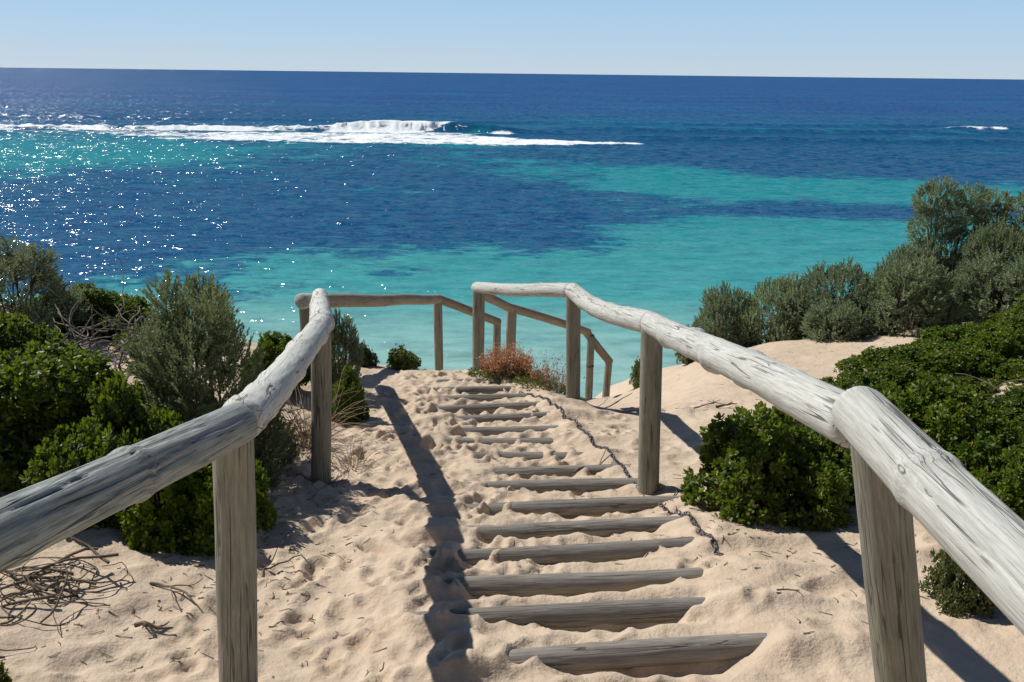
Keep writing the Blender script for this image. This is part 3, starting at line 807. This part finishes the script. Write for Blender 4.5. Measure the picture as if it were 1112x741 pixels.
plant(B1, 3.18, 9.75, 1.4, (.92, .9, 1.18), 'grey shrub second from the left end of the right ridge, a little taller', G3)
plant(B1, 3.78, 9.25, 2.6, (1.12, 1.0, 1.12), 'wide grey shrub in the middle of the right ridge, over the sand edge', G3)
plant(B0, 3.55, 8.75, 5.2, (.80, .7, .62), 'low grey shrub spreading onto the sand below the middle of the ridge', G3)
plant(B0, 4.35, 8.75, 4.0, (1.35, 1.1, 1.12), 'broad front grey shrub on the right ridge below the tallest bush', G3)
plant(B2, 5.22, 10.0, .0, (1.10, 1.0, 1.10), 'tallest grey bush with two tops standing above the right ridge', G3)
plant(B1, 4.68, 9.7, .9, (1.05, .9, 1.45), 'grey shrub on the left shoulder of the tallest ridge bush', G3)
plant(B2, 6.10, 9.9, 2.4, (1.25, 1.2, .98), 'high grey shrub at the right edge of the ridge', G3)
plant(B0, 5.35, 8.75, 5.1, (1.25, 1.1, 1.02), 'low grey shrub at the right edge in front of the higher ones', G3)
plant(B1, 5.65, 9.3, 3.3, (1.1, .9, 1.45), 'grey shrub filling between the tallest bush and the high right edge one', G3)
plant(B0, 6.3, 8.7, 2.5, (1.1, 1.1, 1.0), 'grey shrub half out of frame at the right end of the ridge', G3)

# dead branches, dry grass, roots
def wander(rng, p, d, n, step, turn, grav=0.0):
    pts = [np.array(p, float)]; d = np.array(d, float)
    for _ in range(n):
        d = d + rng.normal(0, turn, 3) + np.array([0, 0, grav]); d /= np.linalg.norm(d)
        pts.append(pts[-1] + d * step)
    return np.array(pts)

def branch_tangle(name, x, y, rx, ry, h, n, mat, seed, label, cat, r=.007, ln=(.35, .7)):
    rng = np.random.default_rng(seed); root = empty(name, (x, y, H(x, y))); acc = Acc()
    for k in range(n):
        a = rng.uniform(0, 6.28); rr_ = math.sqrt(rng.random())
        p = np.array([math.cos(a) * rx * rr_, math.sin(a) * ry * rr_, h * rng.uniform(.15, .95) * (1 - .5 * rr_ ** 2)])
        a2 = rng.uniform(0, 6.28); d = np.array([math.cos(a2), math.sin(a2), rng.normal(.05, .35)])
        L = rng.uniform(*ln); m = 9
        pts = wander(rng, p, d, m, L / m, .22)
        acc.add(*tube(pts, r * rng.uniform(.6, 1.3), r * .35, 5))
    for k in range(10):
        a = rng.uniform(0, 6.28); p = np.array([math.cos(a) * rx * .4, math.sin(a) * ry * .4, -.03])
        acc.add(*tube(wander(rng, p, (math.cos(a) * .6, math.sin(a) * .6, .9), 8, h / 7, .25), r * 1.8, r * .6, 6))
    acc.build('branches', mat, root, True); tag(root, label, cat); return root
branch_tangle('dead_branch_pile', -2.90, 5.75, .52, .38, .66, 150, M_TWIG, 41, 'tangle of dead grey branches between the green bush and the tall grey bush', 'dead branches')
branch_tangle('dead_branch_pile', -1.62, 5.0, .30, .35, .26, 90, M_ROOT, 42, 'dry brown twiggy brush on the sand behind the rail, left of the second post', 'dead branches', .004, (.2, .45))
branch_tangle('dead_branch_pile', 4.0, 5.2, .5, .3, .30, 60, M_TWIG, 43, 'bare grey branches in the sandy gap near the right edge', 'dead branches', .006)

def dry_grass(x, y, n, h, spread, seed, label):
    rng = np.random.default_rng(seed); root = empty('dry_grass_clump', (x, y, H(x, y) - .01)); acc = Acc()
    for k in range(n):
        a = rng.uniform(0, 6.28); q = rng.uniform(0, .08)
        d = np.array([math.cos(a) * rng.uniform(.2, 1.0), math.sin(a) * rng.uniform(.2, 1.0), 1.0])
        L = h * rng.uniform(.6, 1.4)
        acc.add(*tube(wander(rng, (math.cos(a) * q * spread, math.sin(a) * q * spread, 0), d, 8, L / 8, .10, -.16), .0028, .0009, 4))
    acc.build('blades', M_STRAW, root, True); tag(root, label, 'dry grass', 'dry grass on the left sand'); return root
dry_grass(-1.42, 5.30, 130, .48, 2.0, 51, 'straw coloured grass clump leaning beside the second left post')
dry_grass(-1.02, 4.75, 40, .20, 1.4, 52, 'short dry grass tuft on the sand just right of the second left post')

def root_tangle(x, y, seed):
    rng = np.random.default_rng(seed); root = empty('dry_root_tangle', (x, y, H(x, y))); acc = Acc(); z0 = H(x, y)
    for k in range(24):
        cx, cy = rng.normal(0, .10), rng.normal(0, .16); R_ = rng.uniform(.04, .16); a0 = rng.uniform(0, 6.28); sw = rng.uniform(1.6, 4.6) * rng.choice([-1, 1])
        t = np.linspace(0, 1, 14); tilt = rng.uniform(.2, 1.3)
        px = cx + R_ * np.cos(a0 + sw * t) + .02 * np.sin(t * 9 + k); py = cy + R_ * np.sin(a0 + sw * t)
        pz = np.array([H(x + u, y + v) - z0 for u, v in zip(px, py)]) + .006 + tilt * R_ * np.maximum(0, np.sin(t * np.pi)) * rng.uniform(0.1, 1)
        acc.add(*tube(np.stack([px, py, pz], 1), .0042 * rng.uniform(.6, 1.3), .0018, 5))
    for k in range(9):
        a = rng.uniform(-.5, 1.2) + 3.0
        p = (rng.normal(.1, .1), rng.normal(.1, .12), .03)
        acc.add(*tube(wander(rng, p, (math.cos(a), math.sin(a), .25), 9, .05, .15, -.05), .007, .003, 5))
    acc.build('stems', M_ROOT, root, True); tag(root, 'loose curling tangle of dry brown roots on the sand at the left edge', 'dry roots'); return root
root_tangle(-1.86, 2.80, 61)

# red-tipped plants on the crest
def red_plant(x, y, rx, ry, h, n, ng, seed, label, mat_top, bare=.0):
    rng = np.random.default_rng(seed); z0 = H(x, y); root = empty('red_tipped_plant', (x, y, z0)); ac = Acc(); st = Acc(); gr = Acc()
    for k in range(n):
        a = rng.uniform(0, 6.28); q = math.sqrt(rng.random()); px, py = math.cos(a) * rx * q, math.sin(a) * ry * q
        b = np.array([px * .7, py * .7, H(x + px * .7, y + py * .7) - z0])
        hh = h * (1 - .45 * q * q) * rng.uniform(.65, 1.1)
        pts = wander(rng, b, (px * .5, py * .5, 1), 6, hh / 6, .14)
        st.add(*tube(pts, .0022, .0010, 3))
        m = rng.integers(6, 14) if not bare else rng.integers(3, 8)
        i = rng.integers(2, 7, m); P = pts[i] + rng.normal(0, .012, (m, 3)); D = norm(rng.normal(size=(m, 3)) + np.array([0, 0, .8]))
        ac.add(*leaves(P, D, ortho(D, rng), rng.uniform(.014, .032, m), rng.uniform(.008, .016, m), broad=False))
    m = ng; a = rng.uniform(0, 6.28, m); q = np.sqrt(rng.random(m)); px, py = np.cos(a) * rx * 1.1 * q, np.sin(a) * ry * 1.1 * q
    P = np.stack([px, py, [H(x + u, y + v) - z0 for u, v in zip(px, py)] + rng.uniform(0, .13, m) * (1 - .6 * q)], 1)
    D = norm(np.stack([px, py, np.full(m, .16)], 1) + rng.normal(0, .12, (m, 3)))
    gr.add(*leaves(P, D, ortho(D, rng), rng.uniform(.03, .055, m), rng.uniform(.008, .014, m), broad=False))
    gr.build('leaves', M_OLIVE, root); ac.build('red_tips', mat_top, root); st.build('stalks', M_STRAW, root)
    tag(root, label, 'plant', 'red-tipped plants on the crest'); return root
red_plant(-.05, 7.62, .32, .24, .36, 420, 1500, 71, 'dense rust-red tipped plant with a green skirt below the corner post of the right railing', M_RED)
red_plant(.36, 7.18, .30, .22, .34, 110, 800, 72, 'wispy pinkish plant with sprawling green base, right of the denser red one', M_RED, .5)

# ------------------------------------------------------------------ chain, sticks, litter
def chain():
    ctrl = np.array([(-.02, 7.0), (.16, 6.8), (.34, 6.35), (.48, 5.69), (.59, 5.22), (.68, 4.91), (.75, 4.45), (.835, 4.13), (.90, 3.86), (.96, 3.59), (.99, 3.32)])
    t = np.arange(len(ctrl)); tt = np.linspace(0, len(ctrl) - 1, 400)
    cx = np.interp(tt, t, ctrl[:, 0]); cy = np.interp(tt, t, ctrl[:, 1])
    cx = np.convolve(np.pad(cx, 15, 'edge'), np.ones(31) / 31, 'valid'); cy = np.convolve(np.pad(cy, 15, 'edge'), np.ones(31) / 31, 'valid')
    cx += .003 * np.sin(cy * 7)
    s = np.concatenate([[0], np.cumsum(np.hypot(np.diff(cx), np.diff(cy)))])
    pitch = .027; acc = Acc(); k = 0
    th = np.linspace(0, 2 * np.pi, 14, endpoint=False)
    for q in np.arange(0, s[-1], pitch):
        x = np.interp(q, s, cx); y = np.interp(q, s, cy); x2 = np.interp(q + .01, s, cx); y2 = np.interp(q + .01, s, cy)
        d = np.array([x2 - x, y2 - y, 0]); nn = np.linalg.norm(d)
        if nn < 1e-6: continue
        d[2] = (H(x2, y2) - H(x, y)) * .6; d /= np.linalg.norm(d)
        sd = np.cross([0, 0, 1], d); sd /= np.linalg.norm(sd); upv = np.cross(d, sd)
        ang = (k % 2) * 1.2 + .3 + .25 * math.sin(k * 1.7); w = sd * math.cos(ang) + upv * math.sin(ang)
        bur = -.012 * math.exp(-((y - 4.32) / .16) ** 2)
        c = np.array([x, y, H(x, y) + .007 + bur])
        ring = c + np.outer(np.cos(th), d) * .0175 + np.outer(np.sin(th), w) * .0105
        ring = np.concatenate([ring, ring[:2]])
        acc.add(*tube(ring, .0038, .0038, 6)); k += 1
    root = acc.build('chain', M_CHAIN, None, True)
    tag(root, 'long dark steel chain lying on the sand right of the step logs', 'chain')
chain()

def stick(x, y, ang, L, r, seed, label, forks=2, mat=M_ROOT):
    rng = np.random.default_rng(seed); acc = Acc(); z0 = H(x, y)
    def lay(pts, off):
        return np.array([[p[0], p[1], H(x + p[0], y + p[1]) - z0 + off + max(0, p[2])] for p in pts])
    main = wander(rng, (0, 0, 0), (math.cos(ang), math.sin(ang), 0), 10, L / 10, .16); acc.add(*tube(lay(main, r * .9), r, r * .4, 6))
    for k in range(forks):
        i = rng.integers(2, 8); a = ang + rng.choice([-1, 1]) * rng.uniform(.4, 1.0)
        f = wander(rng, main[i], (math.cos(a), math.sin(a), .25), 6, L * .07, .2); acc.add(*tube(lay(f, r * .9), r * .6, r * .25, 5))
    o = acc.build('dry_stick', mat, None, True); o.location = (x, y, z0)
    tag(o, label, 'stick', 'dry sticks on the sand')
stick(.36, 4.70, .28, .36, .008, 81, 'bent pale stick lying across the steps beside the chain', 1, M_TWIG)
stick(-1.50, 2.98, -.35, .34, .006, 82, 'forked dark twig on bare sand left of the near left post')
stick(-1.42, 2.66, .1, .14, .009, 83, 'short knobbly dark twig at the end of the root tangle', 3)
stick(1.10, 2.93, .15, .11, .004, 84, 'small dark twig on smooth sand between the last step log and the stout post', 3)
stick(1.52, 6.40, .45, .34, .006, 85, 'branched dry twig on the open sand beyond the middle right post', 3, M_TWIG)
stick(1.68, 6.30, .35, .20, .012, 86, 'thicker short stick on the open sand beyond the middle right post', 1, M_ROOT)
stick(.86, 6.35, -.35, .42, .008, 87, 'dark stick on the sand at the foot of the third right post', 1)
stick(.66, 7.05, -.1, .5, .007, 88, 'long thin root running from the third right post', 2)
stick(.92, 4.20, .8, .14, .004, 89, 'tiny dark twig at the foot of the middle right post', 2)
stick(-1.22, 3.28, -.5, .40, .006, 90, 'dark twig across the shaded sand right of the near left post', 3)
stick(-1.30, 4.55, -.6, .35, .007, 91, 'broken grey twig on the bank left of the second left post', 3, M_TWIG)

rngl = np.random.default_rng(95); lit = Acc()
spots = [(-1.35, 4.6, .25, .5, 140), (-1.15, 3.3, .22, .35, 140), (-1.5, 2.85, .35, .3, 110), (1.3, 3.6, .35, .25, 110), (1.2, 2.8, .3, .4, 40), (.2, 5.6, .5, .9, 40), (1.6, 6.3, .5, .5, 40), (.0, 4.2, .6, 1.6, 45), (-.8, 3.2, .2, .7, 60), (.95, 4.2, .15, .3, 30), (-1.0, 5.3, .2, .6, 50), (3.2, 8.4, .9, .4, 60)]
for (x, y, sx, sy, n) in spots:
    for k in range(n):
        px, py = rngl.normal(x, sx), rngl.normal(y, sy); a = rngl.uniform(0, 6.28); L = rngl.uniform(.010, .055)
        q = np.linspace(0, 1, 4); X_ = px + np.cos(a) * L * q + .004 * np.sin(q * 5); Y_ = py + np.sin(a) * L * q
        lit.add(*tube(np.stack([X_, Y_, [H(u, v) + .003 for u, v in zip(X_, Y_)]], 1), rngl.uniform(.0012, .003), .001, 4))
o = lit.build('leaf_litter', M_ROOT, None); tag(o, 'scattered dead leaves and twig scraps on the sand', 'litter', kind='stuff')

# far boat on the horizon
bt = empty('distant_boat', (-800, 8050, SEA_Z), .25)
def hull():
    st_ = [(-11, 3.2, 3.0), (-6, 4, 2.8), (3, 4, 2.8), (8, 2.6, 3.4), (12, .2, 4.2)]
    V = []; 
    for (x, w, z) in st_: V += [(x, -w, z), (x, -w * .7, -.5), (x, w * .7, -.5), (x, w, z)]
    F = [];
    for k in range(len(st_) - 1):
        for i in range(4):
            j = (i + 1) % 4; F.append([k * 4 + i, (k + 1) * 4 + i, (k + 1) * 4 + j, k * 4 + j])
    F += [[0, 1, 2, 3], [16, 19, 18, 17]]
    return np.array(V, float), np.array(F)
V, F = hull(); mesh_obj('hull', V, F, M_BOAT, bt)
def boxv(x0, x1, y0, y1, z0, z1):
    V = np.array([[x, y, z] for z in (z0, z1) for (x, y) in ((x0, y0), (x1, y0), (x1, y1), (x0, y1))], float)
    return V, np.array([[0, 3, 2, 1], [4, 5, 6, 7], [0, 1, 5, 4], [1, 2, 6, 5], [2, 3, 7, 6], [3, 0, 4, 7]])
V, F = boxv(-7, 1, -2.8, 2.8, 2.7, 8.5); mesh_obj('cabin', V, F, M_BOAT, bt)
V, F = tube([(-3, 0, 8.4), (-3, 0, 15)], .4, .25, 6); mesh_obj('mast', V, F, M_BOAT, bt)
tag(bt, 'tiny grey boat on the horizon, seen over the left part of the steps', 'boat')

# ------------------------------------------------------------------ light, sky, camera
SUN_EL, SUN_AZ = 45.0, -57.0      # azimuth from +Y towards +X
w = bpy.data.worlds.new('World'); scene.world = w; w.use_nodes = True
nt = w.node_tree; nt.nodes.clear()
sky = nt.nodes.new('ShaderNodeTexSky'); sky.sky_type = 'NISHITA'; sky.sun_disc = False
sky.sun_elevation = RAD(SUN_EL); sky.sun_rotation = RAD(SUN_AZ)
sky.altitude = 2500; sky.air_density = .75; sky.dust_density = .25; sky.ozone_density = 4.0
bg = nt.nodes.new('ShaderNodeBackground'); bg.inputs['Strength'].default_value = .085
wo = nt.nodes.new('ShaderNodeOutputWorld')
# pale sea haze low in the sky over the clear-air model
gm = nt.nodes.new('ShaderNodeTexCoord'); sx = nt.nodes.new('ShaderNodeSeparateXYZ'); nt.links.new(gm.outputs['Generated'], sx.inputs[0])
cr = nt.nodes.new('ShaderNodeValToRGB'); nt.links.new(sx.outputs[2], cr.inputs[0])
cr.color_ramp.elements[0].position = 0; cr.color_ramp.elements[0].color = (.56, .66, .75, 1)
e = cr.color_ramp.elements.new(.045); e.color = (.46, .645, .82, 1)
cr.color_ramp.elements[-1].position = .11; cr.color_ramp.elements[-1].color = (.355, .595, .865, 1)
sc_ = nt.nodes.new('ShaderNodeVectorMath'); sc_.operation = 'SCALE'; nt.links.new(cr.outputs[0], sc_.inputs[0]); sc_.inputs['Scale'].default_value = 1 / .085
mr = nt.nodes.new('ShaderNodeMapRange'); mr.interpolation_type = 'SMOOTHSTEP'; nt.links.new(sx.outputs[2], mr.inputs[0])
for i_, q_ in enumerate((.07, .40, .92, 0.0)): mr.inputs[i_ + 1].default_value = q_
mx = nt.nodes.new('ShaderNodeMix'); mx.data_type = 'RGBA'
nt.links.new(mr.outputs[0], mx.inputs[0]); nt.links.new(sky.outputs[0], mx.inputs[6]); nt.links.new(sc_.outputs[0], mx.inputs[7])
nt.links.new(mx.outputs[2], bg.inputs[0]); nt.links.new(bg.outputs[0], wo.inputs[0])
ld = bpy.data.lights.new('sun', 'SUN'); ld.energy = 5.0; ld.angle = RAD(.53); ld.color = (1.0, .955, .88)
lo = bpy.data.objects.new('sun', ld); COL.objects.link(lo)
sd = Vector((math.sin(RAD(SUN_AZ)) * math.cos(RAD(SUN_EL)), math.cos(RAD(SUN_AZ)) * math.cos(RAD(SUN_EL)), math.sin(RAD(SUN_EL))))
lo.rotation_euler = (-sd).to_track_quat('-Z', 'Y').to_euler(); lo.location = sd * 30

cam = bpy.data.cameras.new('camera'); co = bpy.data.objects.new('camera', cam); COL.objects.link(co)
cam.sensor_width = 36; cam.lens = 36 * 900 / 1112; cam.clip_start = .05; cam.clip_end = 80000
p = RAD(17.9); r = RAD(.67)
fw = Vector((0, math.cos(p), -math.sin(p))); up0 = Vector((0, math.sin(p), math.cos(p))); rt0 = Vector((1, 0, 0))
rt = rt0 * math.cos(r) + up0 * math.sin(r); up = -rt0 * math.sin(r) + up0 * math.cos(r)
m = Matrix((rt, up, -fw)).transposed().to_4x4(); m.translation = Vector((0, 0, 1.6)); co.matrix_world = m
scene.camera = co
scene.view_settings.view_transform = 'Standard'; scene.view_settings.look = 'None'
scene.view_settings.exposure = 0; scene.view_settings.gamma = 1
scene.cycles.max_bounces = 6; scene.cycles.use_denoising = True
